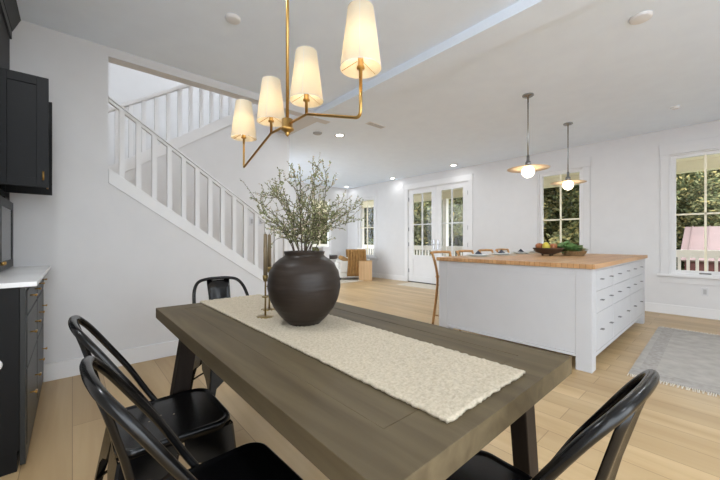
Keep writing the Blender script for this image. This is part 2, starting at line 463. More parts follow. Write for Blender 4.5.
for y, lb in ((6.12, 'square white porch post seen through the right-hand door'), (4.1, 'square white porch post between the doors and the kitchen window'), (-1.0, 'square white porch post beyond the right edge window'), (10.2, 'square white porch post beyond the living room window')):
    p = obj('porch_post', B(-.07, .07, -.07, .07, 0, 2.494), railm, loc=(9.1, y, -.04), bev=.004); tag(p, lb, 'post', None)

# barn
b = thing('barn', 'small barn with pinkish metal roof and dark red wall outside the right window', 'barn', (20, -1.85, -.4))
bm = bmesh.new()
W, Lb = 2.5, 6
v = [bm.verts.new(p) for p in ((-Lb/2,-W,0),(-Lb/2,W,0),(-Lb/2,W,.75),(-Lb/2,0,2.0),(-Lb/2,-W,.75),(Lb/2,-W,0),(Lb/2,W,0),(Lb/2,W,.75),(Lb/2,0,2.0),(Lb/2,-W,.75))]
bm.faces.new(v[:5]); bm.faces.new(v[5:]); 
for i, j in ((0,1),(1,2),(4,0)): bm.faces.new((v[i], v[j], v[j+5], v[i+5]))
obj('barn_walls', bm, barnm, b)
bm = bmesh.new()
for s in (-1, 1):
    M = Matrix.Translation((0, 0, 2.03)) @ Matrix.Rotation(-s*math.atan2(1.25, 2.5), 4, 'X')
    bx(bm, -3.15, 3.15, 0 if s > 0 else -2.95, 2.95 if s > 0 else 0, 0, .06, M)
    for k in range(13):
        bx(bm, -3.1+k*.5, -3.07+k*.5, 0 if s > 0 else -2.95, 2.95 if s > 0 else 0, .06, .1, M)
obj('barn_roof', bm, roofm, b)
b.rotation_euler = (0, 0, PI/2)
bm = bmesh.new(); bx(bm, -.9, .9, 2.5, 2.53, 0, .7)
obj('barn_opening', bm, clayi, b)

# woodland slope behind the trees
bm = bmesh.new()
gx, gy = 34, 60
vv = [[None]*gy for _ in range(gx)]
for i in range(gx):
    for j in range(gy):
        X = 24+i*1.0; Y = -22+j*1.25
        z = -.6+ i*.55 + 1.6*noise.noise(Vector((X*.35, Y*.35, 0))) + .9*noise.noise(Vector((X, Y, 3)))
        vv[i][j] = bm.verts.new((X, Y, z))
for i in range(gx-1):
    for j in range(gy-1):
        bm.faces.new((vv[i][j], vv[i+1][j], vv[i+1][j+1], vv[i][j+1]))
bx(bm, 57, 58, -22, 52, -1, 17.2)
struct('hillside', bm, hillm)

def crown_mesh(seed, nl, R, H, leafsize, mats):
    rnd = random.Random(seed); bm = bmesh.new()
    cl = [(Vector((rnd.uniform(-R, R)*.75, rnd.uniform(-R, R)*.75, rnd.uniform(.0, H))), rnd.uniform(.5, 1.0)*R*.55) for _ in range(26)]
    for _ in range(nl):
        c, r = rnd.choice(cl)
        d = Vector((rnd.gauss(0,1), rnd.gauss(0,1), rnd.gauss(0,1))).normalized()*r*rnd.uniform(.5, 1)
        p = c+d
        a = Vector((rnd.gauss(0,1), rnd.gauss(0,1), rnd.gauss(0,1))).normalized(); b_ = a.orthogonal().normalized()
        s = leafsize*rnd.uniform(.6, 1.3)
        f = bm.faces.new([bm.verts.new(p+a*s), bm.verts.new(p+b_*s*.5), bm.verts.new(p-a*s), bm.verts.new(p-b_*s*.5)])
        q = rnd.random(); f.material_index = 0 if q < .5 else (1 if q < .85 else 2)
    me = bpy.data.meshes.new('crown'); bm.to_mesh(me); bm.free()
    for m in mats: me.materials.append(m)
    return me
cm = [crown_mesh(1, 20000, 2.2, 5.5, .095, (tree1, tree2, tree3)), crown_mesh(2, 20000, 2.4, 5.0, .09, (tree2, tree1, tree3)), crown_mesh(3, 20000, 2.0, 5.2, .095, (tree3, tree2, tree1))]
trunkbm = bmesh.new()
tube(trunkbm, [(0,0,0),(.06,0,1.2),(-.05,.05,2.6),(.05,0,4.4)], [.17,.14,.11,.05], 8)
for a in range(5):
    tube(trunkbm, [(0,0,1.2+.5*a),(math.cos(a*2.2)*.8, math.sin(a*2.2)*.8, 2.2+.55*a)], [.06,.02], 6)
trm = bpy.data.meshes.new('trunk'); trunkbm.to_mesh(trm); trunkbm.free(); trm.materials.append(barkm)
TL = ['dark green leafy tree beyond the porch railing', 'olive green leafy tree beyond the porch railing', 'yellowing leafy tree beyond the porch railing']
def tree(x, y, k, s=1, z=-.45, rz=0, crown_z=.5):
    t = thing('tree', TL[k], 'tree', (x, y, z), rz, 'trees beyond the porch: %s ones' % ['dark', 'olive', 'yellowing'][k])
    t.scale = (s, s, s)
    c = bpy.data.objects.new('crown', cm[k]); C.objects.link(c); c.parent = t; c.location = (0, 0, crown_z)
    q = bpy.data.objects.new('trunk', trm); C.objects.link(q); q.parent = t
rnd = random.Random(5)
spots = []
for (x, y, k) in [(15.5,12.5,0),(14.5,9.2,1),(15.8,6.4,2),(16.5,3.9,0),(17.5,15.5,1),(14.8,16.8,0),(19.5,10.0,0),(20.5,6.8,1),(21.5,3.2,0),
                  (24.5,.6,1),(25.5,-2.2,0),(23.5,14.2,2),(26,9,0),(27,4.5,1),(24.5,3.4,2),(29,-.6,0),(29,1.6,2),(20,19,0),(14.0,22,1)]:
    tree(x, y, k, rnd.uniform(.95, 1.2), rz=rnd.uniform(0, 6))
for (x, y, k) in [(3.6, 15.5, 0), (6.7, 18.6, 1), (10.4, 19, 0)]:
    tree(x, y, k, 1.1, rz=rnd.uniform(0, 6))

# ------------------------------------------------------------------ dining table
TX0, TX1, TY0, TY1, TZ, TH = .327, 1.14, .319, 1.985, .76, .052
t = thing('dining_table', 'long dark greyish-brown wooden dining table with splayed legs', 'table', ((TX0+TX1)/2, (TY0+TY1)/2, 0))
hx, hy = (TX1-TX0)/2, (TY1-TY0)/2
bm = bmesh.new(); e = .0014
fw = .112
O_ = [(-hx,-hy),(hx,-hy),(hx,hy),(-hx,hy)]; I_ = [(-hx+fw,-hy+fw),(hx-fw,-hy+fw),(hx-fw,hy-fw),(-hx+fw,hy-fw)]
g = {}
for nm, P_, z_ in (('ot',O_,TZ),('it',I_,TZ),('ob',O_,TZ-TH),('ib',I_,TZ-TH)): g[nm] = [bm.verts.new((p[0],p[1],z_)) for p in P_]
for k in range(4):
    q = (k+1) % 4
    for a1, a2 in (('ot','it'),('it','ib'),('ib','ob'),('ob','ot')): bm.faces.new((g[a1][k], g[a1][q], g[a2][q], g[a2][k]))
nb = 3; wi = (2*hx-2*fw)/nb
for k in range(nb):
    bx(bm, -hx+fw+k*wi+e/2, -hx+fw+(k+1)*wi-e/2, -hy+fw+e, hy-fw-e, TZ-TH, TZ-.0008)
bx(bm, -hx+.02, hx-.02, -hy+.02, hy-.02, TZ-TH, TZ-.006)
obj('tabletop', bm, tabm, t, bev=.0014, mats=[tabm, tabx])
for sx in (-1, 1):
    for sy in (-1, 1):
        bm = bmesh.new()
        xt, xb = sx*(hx-.075), sx*(hx+.035); y = (hy-.36) if sy > 0 else -(hy-.125)
        w, d = .034, .027
        beam8(bm, [(xb-w,y-d,0),(xb+w,y-d,0),(xb+w,y+d,0),(xb-w,y+d,0)], [(xt-w,y-d,TZ-TH),(xt+w,y-d,TZ-TH),(xt+w,y+d,TZ-TH),(xt-w,y+d,TZ-TH)])
        obj('leg', bm, tleg, t, bev=.003)
for sy in (-1, 1):
    obj('cross_rail', B(-hx+.11, hx-.11, (hy-.36 if sy > 0 else -hy+.125)-.02, (hy-.36 if sy > 0 else -hy+.125)+.02, TZ-TH-.07, TZ-TH), tleg, t, bev=.003)

# table runner (woven, bumpy)
RX0, RX1 = .543, .903
bm = bmesh.new(); nx, ny = 46, 230
Lr = 1.985-.36+.16
def rpt(u, s):
    x = RX0+(RX1-RX0)*u; q = .36+s
    if q < 1.99: return x, q, TZ+.001
    over = q-1.99
    return x, 1.992+.006*min(1, over/.02), TZ+.001-over
top, botm = [], []
for j in range(ny+1):
    rt, rb = [], []
    for i in range(nx+1):
        u = i/nx; s = Lr*j/ny
        x, y, z = rpt(u, s)
        bmp = .0035*(.5+.5*math.cos(i*PI*.72+(PI if (j//2) % 2 else 0)))+.0036*random.random()
        if i in (0, nx): x += random.uniform(-.0025, .0025); bmp *= .5
        if j == 0: y += random.uniform(-.003, .003)
        hang = y > 1.991
        rt.append(bm.verts.new((x, y+(bmp+.004 if hang else 0), z+(0 if hang else .004+bmp))))
        rb.append(bm.verts.new((x, y, z)))
    top.append(rt); botm.append(rb)
for j in range(ny):
    for i in range(nx):
        bm.faces.new((top[j][i], top[j][i+1], top[j+1][i+1], top[j+1][i]))
        bm.faces.new((botm[j][i], botm[j+1][i], botm[j+1][i+1], botm[j][i+1]))
for j in range(ny):
    bm.faces.new((top[j][0], top[j+1][0], botm[j+1][0], botm[j][0])); bm.faces.new((top[j][nx], botm[j][nx], botm[j+1][nx], top[j+1][nx]))
for i in range(nx):
    bm.faces.new((top[0][i], botm[0][i], botm[0][i+1], top[0][i+1])); bm.faces.new((top[ny][i], top[ny][i+1], botm[ny][i+1], botm[ny][i]))
tag(obj('table_runner', bm, runm, smooth=True), 'cream chunky woven runner lying along the dining table', 'table runner')

# vase
VX, VY = .733, 1.185
VZ = TZ+.0055
prof = [(0,0),(.064,0),(.067,.004),(.07,.008),(.086,.022),(.108,.045),(.129,.075),(.145,.11),(.153,.15),(.1525,.188),(.144,.222),(.127,.25),(.104,.27),(.087,.28),(.081,.287),(.084,.296),(.0855,.302),(.08,.303),(.074,.295),(.075,.28),(.12,.24),(.14,.165),(.11,.07),(.05,.02),(0,.016)]
v = thing('vase', 'large round dark brown clay vase holding branches on the runner', 'vase', (VX, VY, VZ))
pb = []
for i in range(len(prof)-1):
    (r0,z0),(r1,z1) = prof[i], prof[i+1]
    for k in range(3):
        tt = k/3; pb.append((r0+(r1-r0)*tt, z0+(z1-z0)*tt))
pb.append(prof[-1])
pb = [(r*.985*(1+.006*math.sin(z*210)) if .03 < z < .25 and r > .07 else r, z) for r, z in pb]
obj('vase_body', lathe(bmesh.new(), pb, 56), clay, v, smooth=True)

# branches
Rv = Vector((.75, -.661, 0)); Fv = Vector((.661, .75, 0))
def branch(tip_u, tip_v, dep, seed, label, n_tw=9, loc=(VX, VY, VZ)):
    rnd = random.Random(seed)
    tip = Rv*((tip_u-303.7)*.00422)+Fv*dep; tip.z = 1.115+(240-tip_v)*.00422-VZ
    base = Vector((rnd.uniform(-.03,.03), rnd.uniform(-.03,.03), .03)); 
    neck = Vector((tip.x*.14+rnd.uniform(-.015,.015), tip.y*.14+rnd.uniform(-.015,.015), .29))
    m1 = neck.lerp(tip, .45)+Vector((rnd.uniform(-.02,.02), rnd.uniform(-.02,.02), .035))
    main = spline([base, neck, m1, tip], 7)
    st = bmesh.new(); lf = bmesh.new()
    tube(st, main, [.0032-.0024*i/(len(main)-1) for i in range(len(main))], 5)
    def leaf(p, d, s, mi):
        a = d.normalized(); w = a.cross(Vector((rnd.gauss(0,1), rnd.gauss(0,1), rnd.gauss(0,1)))).normalized()
        nrm = a.cross(w)
        pts = [p, p+a*s*.5+w*s*.24+nrm*s*.08, p+a*s, p+a*s*.5-w*s*.24+nrm*s*.08]
        f = lf.faces.new([lf.verts.new(q) for q in pts]); f.material_index = mi
    def twig(p0, d, L, r):
        pts = [p0]; p = p0.copy(); dd = d.normalized()
        for k in range(5):
            dd = (dd+Vector((rnd.gauss(0,.22), rnd.gauss(0,.22), rnd.gauss(.05,.2)))).normalized()
            p = p+dd*L/5; pts.append(p.copy())
        tube(st, pts, [r*(1-.15*k) for k in range(6)], 4)
        for k in range(1, 6):
            for _ in range(4):
                q = pts[k-1].lerp(pts[k], rnd.random())
                ld = (dd+Vector((rnd.gauss(0,.8), rnd.gauss(0,.8), rnd.gauss(.1,.8)))).normalized()
                leaf(q, ld, rnd.uniform(.006, .0125), 1 if rnd.random() < .22 else 0)
        return pts
    N = len(main)
    for k in range(n_tw):
        i = rnd.randint(int(N*.42), N-2)
        axis = (main[i+1]-main[i]).normalized()
        side = Vector((rnd.gauss(0,1), rnd.gauss(0,1), rnd.gauss(0,.8))).normalized()
        L = rnd.uniform(.05, .12)
        pts = twig(main[i], axis*.8+side*.9, L, .0015)
        if rnd.random() < .75:
            twig(pts[2], axis+Vector((rnd.gauss(0,1), rnd.gauss(0,1), rnd.gauss(0,.8))).normalized()*.9, L*.6, .001)
    twig(main[-1], main[-1]-main[-2], .03, .0008)
    for i in range(int(N*.45), N-1):
        for _ in range(3):
            leaf(main[i], Vector((rnd.gauss(0,1), rnd.gauss(0,1), rnd.gauss(.3,1))), rnd.uniform(.009,.018), 0)
    b = thing('leafy_branch', label, 'branch', loc, 0, 'branches standing in the clay vase')
    obj('stem', st, stemm, b, smooth=True); obj('foliage', lf, leafm, b, mats=[leafm, leafb])
fan = 'slender grey-green leafy branch amid the others in the clay vase'
BR = [(253,199,.02,'leftmost leafy branch in the vase, reaching out towards the staircase',14),
      (263,212,-.06,'low left leafy branch in the vase, above the two taper candles',11),
      (268,190,.08,fan,12),(281,180,-.04,fan,13),(291,172,.05,fan,12),(303,176,-.08,fan,14),(317,163,.02,'tallest leafy branch standing upright in the vase',15),
      (308,192,.1,fan,11),(327,183,-.05,fan,12),(333,198,.08,fan,11),
      (358,206,.0,'rightmost leafy branch in the vase, reaching towards the living room window',13),(347,222,.06,'low right leafy branch in the vase, below the longest right one',10),
      (296,205,.0,fan,12),(318,208,-.1,fan,12),(283,212,.1,fan,11),(335,216,-.06,fan,9),(275,222,-.09,fan,9)]
for i, (u, vv_, d, lb, n_) in enumerate(BR): branch(u, vv_, d, 40+i, lb, n_)

# candle holders + tapers
def candle(x, y, lab1, lab2, hz, ch):
    z0 = TZ+.0055
    h = thing('candle_holder', lab1, 'candle holder', (x, y, z0), 0)
    obj('base', lathe(bmesh.new(), [(0,0),(.038,0),(.04,.003),(.036,.006),(.012,.008),(0,.008)], 28), brassd, h, smooth=True)
    obj('stem', lathe(bmesh.new(), [(0,.007),(.0045,.007),(.004,.05),(.0035,hz-.03),(.006,hz-.025),(0,hz-.02)], 12), brassd, h, smooth=True)
    obj('drip_dish', lathe(bmesh.new(), [(0,hz-.1),(.014,hz-.1),(.017,hz-.095),(.004,hz-.094),(0,hz-.094)], 18), brassd, h, smooth=True)
    obj('cup', lathe(bmesh.new(), [(0,hz-.03),(.008,hz-.028),(.0115,hz-.015),(.0125,hz),(.0098,hz),(.0095,hz-.012),(0,hz-.012)], 16), brassd, h, smooth=True)
    c = thing('taper_candle', lab2, 'candle', (x, y, z0+hz-.012), 0)
    obj('wax', lathe(bmesh.new(), [(0,0),(.0094,0),(.0088,ch*.6),(.0078,ch-.004),(.004,ch),(0,ch)], 16), waxm, c, smooth=True)
    obj('wick', tube(bmesh.new(), [(0,0,ch),(0,.001,ch+.008)], .0008, 5), darkm, c)
candle(.656, 1.392, 'left brass candlestick with round base on the runner', 'left tall olive-brown taper candle in brass candlestick', .19, .2)
candle(.742, 1.53, 'right brass candlestick, half hidden behind the clay vase', 'right tall olive-brown taper candle beside the clay vase', .215, .175)

# ------------------------------------------------------------------ metal chairs (local: facing +y)
def make_chair(loc, rz, label):
    t = thing('metal_chair', label, 'chair', loc, rz, 'black metal chairs around the dining table')
    # seat: rounded square sheet with a raised rolled rim
    bm = bmesh.new()
    def ring(hx, hyf, hyb, r, z, n=6):
        pts = []
        for cx, cy, a0 in ((hx-r, hyf-r, 0), (-hx*.94+r, hyf-r, PI/2), (-hx*.94+r, -hyb+r, PI), (hx*.94-r, -hyb+r, 3*PI/2)):
            for k in range(n+1):
                a = a0+PI/2*k/n; pts.append((cx+r*math.cos(a), cy+r*math.sin(a), z))
        return pts
    R = [ring(.158,.158,.148,.045,.448), ring(.168,.168,.158,.05,.449), ring(.176,.176,.166,.055,.455), ring(.182,.182,.172,.058,.452), ring(.184,.184,.174,.058,.443), ring(.184,.184,.174,.058,.425), ring(.180,.180,.170,.056,.425), ring(.16,.16,.15,.05,.440)]
    prev = None; first = None
    for pts in R:
        vs = [bm.verts.new(p) for p in pts]
        if prev:
            for k in range(len(vs)): bm.faces.new((prev[k], prev[(k+1) % len(vs)], vs[(k+1) % len(vs)], vs[k]))
        else: bm.faces.new(vs)
        prev = vs
    bm.faces.new(prev[::-1])
    seat = obj('seat', bm, blackm, t, smooth=True)
    for p in ((0,-.04), (.022,0), (-.022,0), (0,.04)):
        obj('drain_hole', lathe(bmesh.new(), [(0,.4482),(.0035,.4485),(0,.449)], 8, (p[0], p[1]-.02, 0)), studm, seat)
    # legs: folded sheet with wings that sweep up into the apron
    for sx in (-1, 1):
        for sy in (-1, 1):
            bm = bmesh.new(); zs = [0, .06, .14, .22, .28, .32, .35, .38, .405, .43]
            cols = []
            for z in zs:
                f = z/.43
                cx = sx*(.218-.038*f); cy = sy*((.222-.04*f) if sy > 0 else (.245-.075*f))
                w = .022+.016*f+(0 if z < .26 else 3.4*((z-.26)**2)/.43*1.0*1.0*1.0*1.9)
                w = min(w, .168)
                th = .004
                cols.append([(cx-sx*w,cy,z),(cx-sx*.008,cy,z),(cx,cy-sy*.008,z),(cx,cy-sy*w,z),
                             (cx-sx*th,cy-sy*w,z),(cx-sx*th,cy-sy*.010,z),(cx-sx*.010,cy-sy*th,z),(cx-sx*w,cy-sy*th,z)])
            vr = [[bm.verts.new(p) for p in c] for c in cols]
            for a, b_ in zip(vr, vr[1:]):
                for k in range(8): bm.faces.new((a[k], a[(k+1)%8], b_[(k+1)%8], b_[k]))
            bm.faces.new(vr[0][::-1]); bm.faces.new(vr[-1])
            obj('leg', bm, blackm, t)
    # cross braces under the seat
    bm = bmesh.new()
    for s in (-1, 1):
        tube(bm, spline([(s*-.2, -.2, .2), (s*-.08, -.07, .3), (s*.08, .07, .3), (s*.2, .2, .2)], 6), .006, 6)
    obj('brace', bm, blackm, t, smooth=True)
    # back hoop
    half = [(.178,-.005,.432),(.185,-.045,.50),(.185,-.103,.605),(.178,-.165,.702),(.162,-.220,.786),(.127,-.256,.833),(.067,-.269,.847)]
    pts = [Vector(p) for p in half]+[Vector((0,-.272,.849))]+[Vector((-x,y,z)) for x, y, z in half[::-1]]
    obj('back_hoop', tube(bmesh.new(), spline(pts, 5), .0107, 12), blackm, t, smooth=True)
    # splat: pressed sheet with rolled edges
    bm = bmesh.new()
    prof_ = [(.838, -.268, .076), (.78, -.250, .074), (.68, -.222, .070), (.56, -.195, .066), (.455, -.168, .064)]
    rows = []
    for z, y, w in prof_:
        row = []
        for f, dy in ((-1,.010),(-.93,0),(-.7,-.002),(-.45,.004),(.45,.004),(.7,-.002),(.93,0),(1,.010)):
            row.append((w*f, y+dy, z))
        rows.append(row)
    vf = [[bm.verts.new(p) for p in r] for r in rows]; vb = [[bm.verts.new((p[0], p[1]-.003, p[2])) for p in r] for r in rows]
    for a, b_ in zip(vf, vf[1:]):
        for k in range(7): bm.faces.new((a[k], a[k+1], b_[k+1], b_[k]))
    for a, b_ in zip(vb, vb[1:]):
        for k in range(7): bm.faces.new((a[k+1], a[k], b_[k], b_[k+1]))
    for g, h in ((0,0),(7,7)):
        for i in range(4): bm.faces.new((vf[i][g], vf[i+1][g], vb[i+1][g], vb[i][g]))
    for i in (0, 4):
        for k in range(7): bm.faces.new((vf[i][k], vf[i][k+1], vb[i][k+1], vb[i][k]))
    obj('back_splat', bm, blackm, t, smooth=True)
    return t
ch = make_chair((.272, 1.41, 0), -PI/2, 'black metal chair on left side of table, farther of the two')
dup(ch, (.294, .868, 0), -PI/2+.04, 'black metal chair on left side of table, nearest the camera')
dup(ch, (.762, 2.10, 0), PI, 'black metal chair at the far end of the table by the stair wall')
dup(ch, (.79, .372, 0), -.04, 'black metal chair at the near end of the table, lower right of photo')

# ------------------------------------------------------------------ chandelier
CX, CY = .73, 1.325
t = thing('chandelier', 'brass linear chandelier with four cream fabric shades above the table', 'chandelier', (CX, CY, ZC))
L = lambda z: z-ZC
obj('canopy', lathe(bmesh.new(), [(0,0),(.06,0),(.062,-.01),(.055,-.02),(.012,-.025),(0,-.03)], 28), brass, t, smooth=True)
obj('rod', tube(bmesh.new(), [(0,0,-.01),(0,0,L(1.64))], .0072, 12), brass, t, smooth=True)
obj('hub', lathe(bmesh.new(), [(0,L(1.665)),(.014,L(1.665)),(.025,L(1.66)),(.025,L(1.622)),(.029,L(1.62)),(.029,L(1.612)),(.016,L(1.604)),(.009,L(1.596)),(.011,L(1.592)),(.004,L(1.586)),(0,L(1.582))], 24), brass, t, smooth=True)
for s in (-1, 1):
    pts = [(0,0,L(1.637)),(0,s*.16,L(1.637))]
    # diagonal down to the outer light then up
    a = Vector((0, s*.17, L(1.635))); b_ = Vector((0, s*.5, L(1.527))); c_ = Vector((0, s*.5, L(1.68)))
    pts.append(tuple(a))
    d = (a-b_).normalized(); rr = .03 if s < 0 else .008
    p1 = b_+d*rr; p2 = b_+Vector((0,0,rr))
    for k in range(7):
        q = k/6; pts.append(tuple(p1.lerp(b_, q).lerp(b_.lerp(p2, q), q)))
    pts.append(tuple(c_))
    obj('arm', tube(bmesh.new(), pts, .0058, 10), brass, t, smooth=True)
for y in (-.5, -.16, .16, .5):
    zb = 1.637 if abs(y) < .3 else 1.66
    st = obj('socket', lathe(bmesh.new(), [(0,L(zb)),(.006,L(zb)),(.006,L(1.69)),(.0135,L(1.692)),(.0135,L(1.70)),(.010,L(1.702)),(.010,L(1.745)),(0,L(1.746))], 16, (0,y,0)), brass, t, smooth=True)
    sh = lathe(bmesh.new(), [(.0695,L(1.692)),(.0435,L(1.897)),(.043,L(1.897)),(.069,L(1.692))], 40, (0,y,0))
    so = obj('lamp_shade', sh, shadem, t, smooth=True)
    tr_ = bmesh.new()
    for zz, r in ((1.693,.0697),(1.896,.0437)):
        tube(tr_, [(r*math.cos(2*PI*k/40), y+r*math.sin(2*PI*k/40), L(zz)) for k in range(41)], .0012, 6, cap=False)
    for k in range(4):
        an = PI/4+k*PI/2
        tube(tr_, [(.0697*math.cos(an), y+.0697*math.sin(an), L(1.693)), (.0437*math.cos(an), y+.0437*math.sin(an), L(1.896))], .0009, 5)
    obj('trim_band', tr_, linen, so, smooth=True)
    sp = bmesh.new()
    for k in range(3):
        an = k*2*PI/3
        tube(sp, [(0.012*math.cos(an), y+.012*math.sin(an), L(1.72)), (.068*math.cos(an), y+.068*math.sin(an), L(1.697))], .001, 5)
    obj('spider', sp, brass, so)
    obj('bulb', lathe(bmesh.new(), [(0,L(1.745)),(.008,L(1.747)),(.018,L(1.775)),(.02,L(1.795)),(.014,L(1.815)),(0,L(1.825))], 16, (0,y,0)), bulbm, t, smooth=True)

# ------------------------------------------------------------------ pendants
def pendant(x, y, label):
    t = thing('pendant_lamp', label, 'pendant lamp', (x, y, ZC), 0, 'pendant lamps over the island')
    obj('canopy', lathe(bmesh.new(), [(0,0),(.06,0),(.062,-.012),(.05,-.02),(.012,-.024),(.01,-.045),(0,-.045)], 24), nickel, t, smooth=True)
    obj('rod', tube(bmesh.new(), [(0,0,-.03),(0,0,-.77)], .0075, 10), nickel, t, smooth=True)
    obj('socket', lathe(bmesh.new(), [(0,-.70),(.014,-.70),(.016,-.76),(.03,-.775),(.034,-.815),(0,-.815)], 20), nickel, t, smooth=True)
    obj('disc_shade', lathe(bmesh.new(), [(.02,-.822),(.12,-.836),(.222,-.85),(.223,-.854),(.12,-.842),(.02,-.828)], 40), discm, t, smooth=True)
    obj('globe', lathe(bmesh.new(), [(.07*math.sin(PI*k/14), -.885+.07*math.cos(PI*k/14)) for k in range(15)], 28), globem, t, smooth=True)
pendant(3.948, 1.545, 'nearer globe pendant with thin tan disc hanging over the island')
pendant(5.345, 1.543, 'farther globe pendant with thin disc, in front of the kitchen window')

# ceiling fittings
def at_ceiling(u, v, zc=ZC):
    Z = (zc-1.115)*326.4/(240-v); lt = (u-360)/326.4*Z
    return Z*.661+lt*.75, Z*.75-lt*.661
cans = [(285,158,'recessed ceiling light just above the tallest vase branches, left one'),(339.7,135.3,'largest lit recessed ceiling light, below right chandelier arm'),(348.6,187,'recessed ceiling light nearest the living room corner'),(392.5,178.3,'recessed ceiling light left of the double doors'),(453.6,165.3,'recessed ceiling light directly above the double doors')]
LIGHTS = []
for u, v_, lb in cans:
    x, y = at_ceiling(u, v_)
    if x > XR-.25: x = XR-.3
    c = thing('recessed_light', lb, 'ceiling light', (x, y, ZC+.002), 0, 'lit recessed ceiling lights')
    obj('trim_ring', lathe(bmesh.new(), [(.055,0),(.085,0),(.085,-.006),(.06,-.008),(.055,-.004),(.055,0)], 28), trimm, c, smooth=True)
    obj('lens', lathe(bmesh.new(), [(0,-.004),(.056,-.004),(.056,-.001),(0,-.001)], 24), canm, c)
    LIGHTS.append((x, y))
for x, y in ((-.15, 1.5), (1.0, -1.4), (3.6, -.6), (5.3, -.6), (3.3, 3.0), (5.4, 3.0), (4.4, 5.0), (4.4, 7.2)):  # added fill lamps with no fixtures, only to brighten the rooms
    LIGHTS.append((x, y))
for u, v_, lb, r, m in [(317.5,132.8,'grey round smoke detector right of chandelier hub on ceiling',.07,greyp),(233,18,'pale unlit ceiling disc at upper left, above the chandelier end',.055,trimm),(641,17,'white round detector at the top right of the ceiling',.07,trimm),(675,107,'small white sprinkler cover on ceiling near right window',.045,trimm),(441.7,66.5,'tiny white sprinkler cover on ceiling beside the beam',.03,trimm),(262,152,'grey round speaker on ceiling beyond the leftmost lampshade',.08,greyp)]:
    x, y = at_ceiling(u, v_)
    tag(obj('ceiling_disc', lathe(bmesh.new(), [(0,-.022),(r*.8,-.022),(r*.95,-.016),(r,-.004),(r,0),(0,0)], 28), m, smooth=True, loc=(x, y, ZC)), lb, 'ceiling fitting')
x, y = at_ceiling(375.8, 125)
t = thing('ceiling_vent', 'narrow white air vent on ceiling right of the chandelier', 'vent', (x, y, ZC))
obj('vent_frame', B(-.16, .16, -.05, .05, -.008, 0), trimm, t, bev=.002)
bm = bmesh.new()
for k in range(3): bx(bm, -.14, .14, -.035+k*.028, -.022+k*.028, -.011, -.008)
obj('slats', bm, greyp, t)

# ------------------------------------------------------------------ island
IX0, IX1, IY0, IY1 = 3.255, 5.80, .763, 2.28
t = thing('kitchen_island', 'white kitchen island with drawers, open feet and butcher block top', 'island', ((IX0+IX1)/2, (IY0+IY1)/2, 0))
ox, oy = (IX0+IX1)/2, (IY0+IY1)/2
a, b_ = (IX1-IX0)/2, (IY1-IY0)/2
obj('countertop', B(-a-.025, a+.025, -b_-.025, b_+.02, .872, .912), butcher, t, bev=.004)
for sx in (-1, 1):
    for sy in (-1, 1):
        x0 = sx*a-(.12 if sx > 0 else 0); y0 = sy*b_-(.12 if sy > 0 else 0)
        obj('corner_leg', B(x0, x0+.12, y0, y0+.12, 0, .872), islm, t, bev=.003)
ztoe = .135
obj('body', B(-a+.02, a-.02, -b_+.02, b_-.33, ztoe, .872), islm, t)
bm = bmesh.new(); bx(bm, -a+.0015, -a+.02, -b_+.12, b_-.12, .115, .872); bx(bm, -a-.008, -a+.004, -b_+.12, b_-.12, .115, .14); bx(bm, -a-.001, -a+.004, -b_+.12, b_-.12, .80, .806)
obj('end_panel', bm, islm, t, bev=.002)
bm = bmesh.new(); bx(bm, a-.02, a-.004, -b_+.12, b_-.12, .115, .872)
obj('end_panel', bm, islm, t, bev=.002)
# face frame
bm = bmesh.new()
cols = [(3.375, 4.03), (4.03, 4.86), (4.86, 5.68)]
rows = [(.152, .4785), (.4815, .6685), (.6715, .848)]
bx(bm, -a+.12, a-.12, -b_, -b_+.02, .115, .150); bx(bm, -a+.12, a-.12, -b_, -b_+.02, .85, .872)
for xc in (4.03, 4.86): bx(bm, xc-ox-.012, xc-ox+.012, -b_, -b_+.02, .15, .85)
obj('face_frame', bm, islm, t, bev=.0015)
for (c0, c1) in cols:
    for (r0, r1) in rows:
        d = obj('drawer', B(c0-ox+.0145, c1-ox-.0145, -b_+.001, -b_+.022, r0, r1), islm, t, bev=.002)
        for f in (.24, .76):
            xx = c0-ox+(c1-c0)*f
            bm = bmesh.new(); bx(bm, xx-.026, xx+.026, -b_-.026, -b_-.019, (r0+r1)/2+.006, (r0+r1)/2+.013)
            bx(bm, xx-.024, xx-.016, -b_-.02, -b_+.002, (r0+r1)/2+.006, (r0+r1)/2+.014); bx(bm, xx+.016, xx+.024, -b_-.02, -b_+.002, (r0+r1)/2+.006, (r0+r1)/2+.014)
            obj('pull', bm, nickel, d, bev=.002)

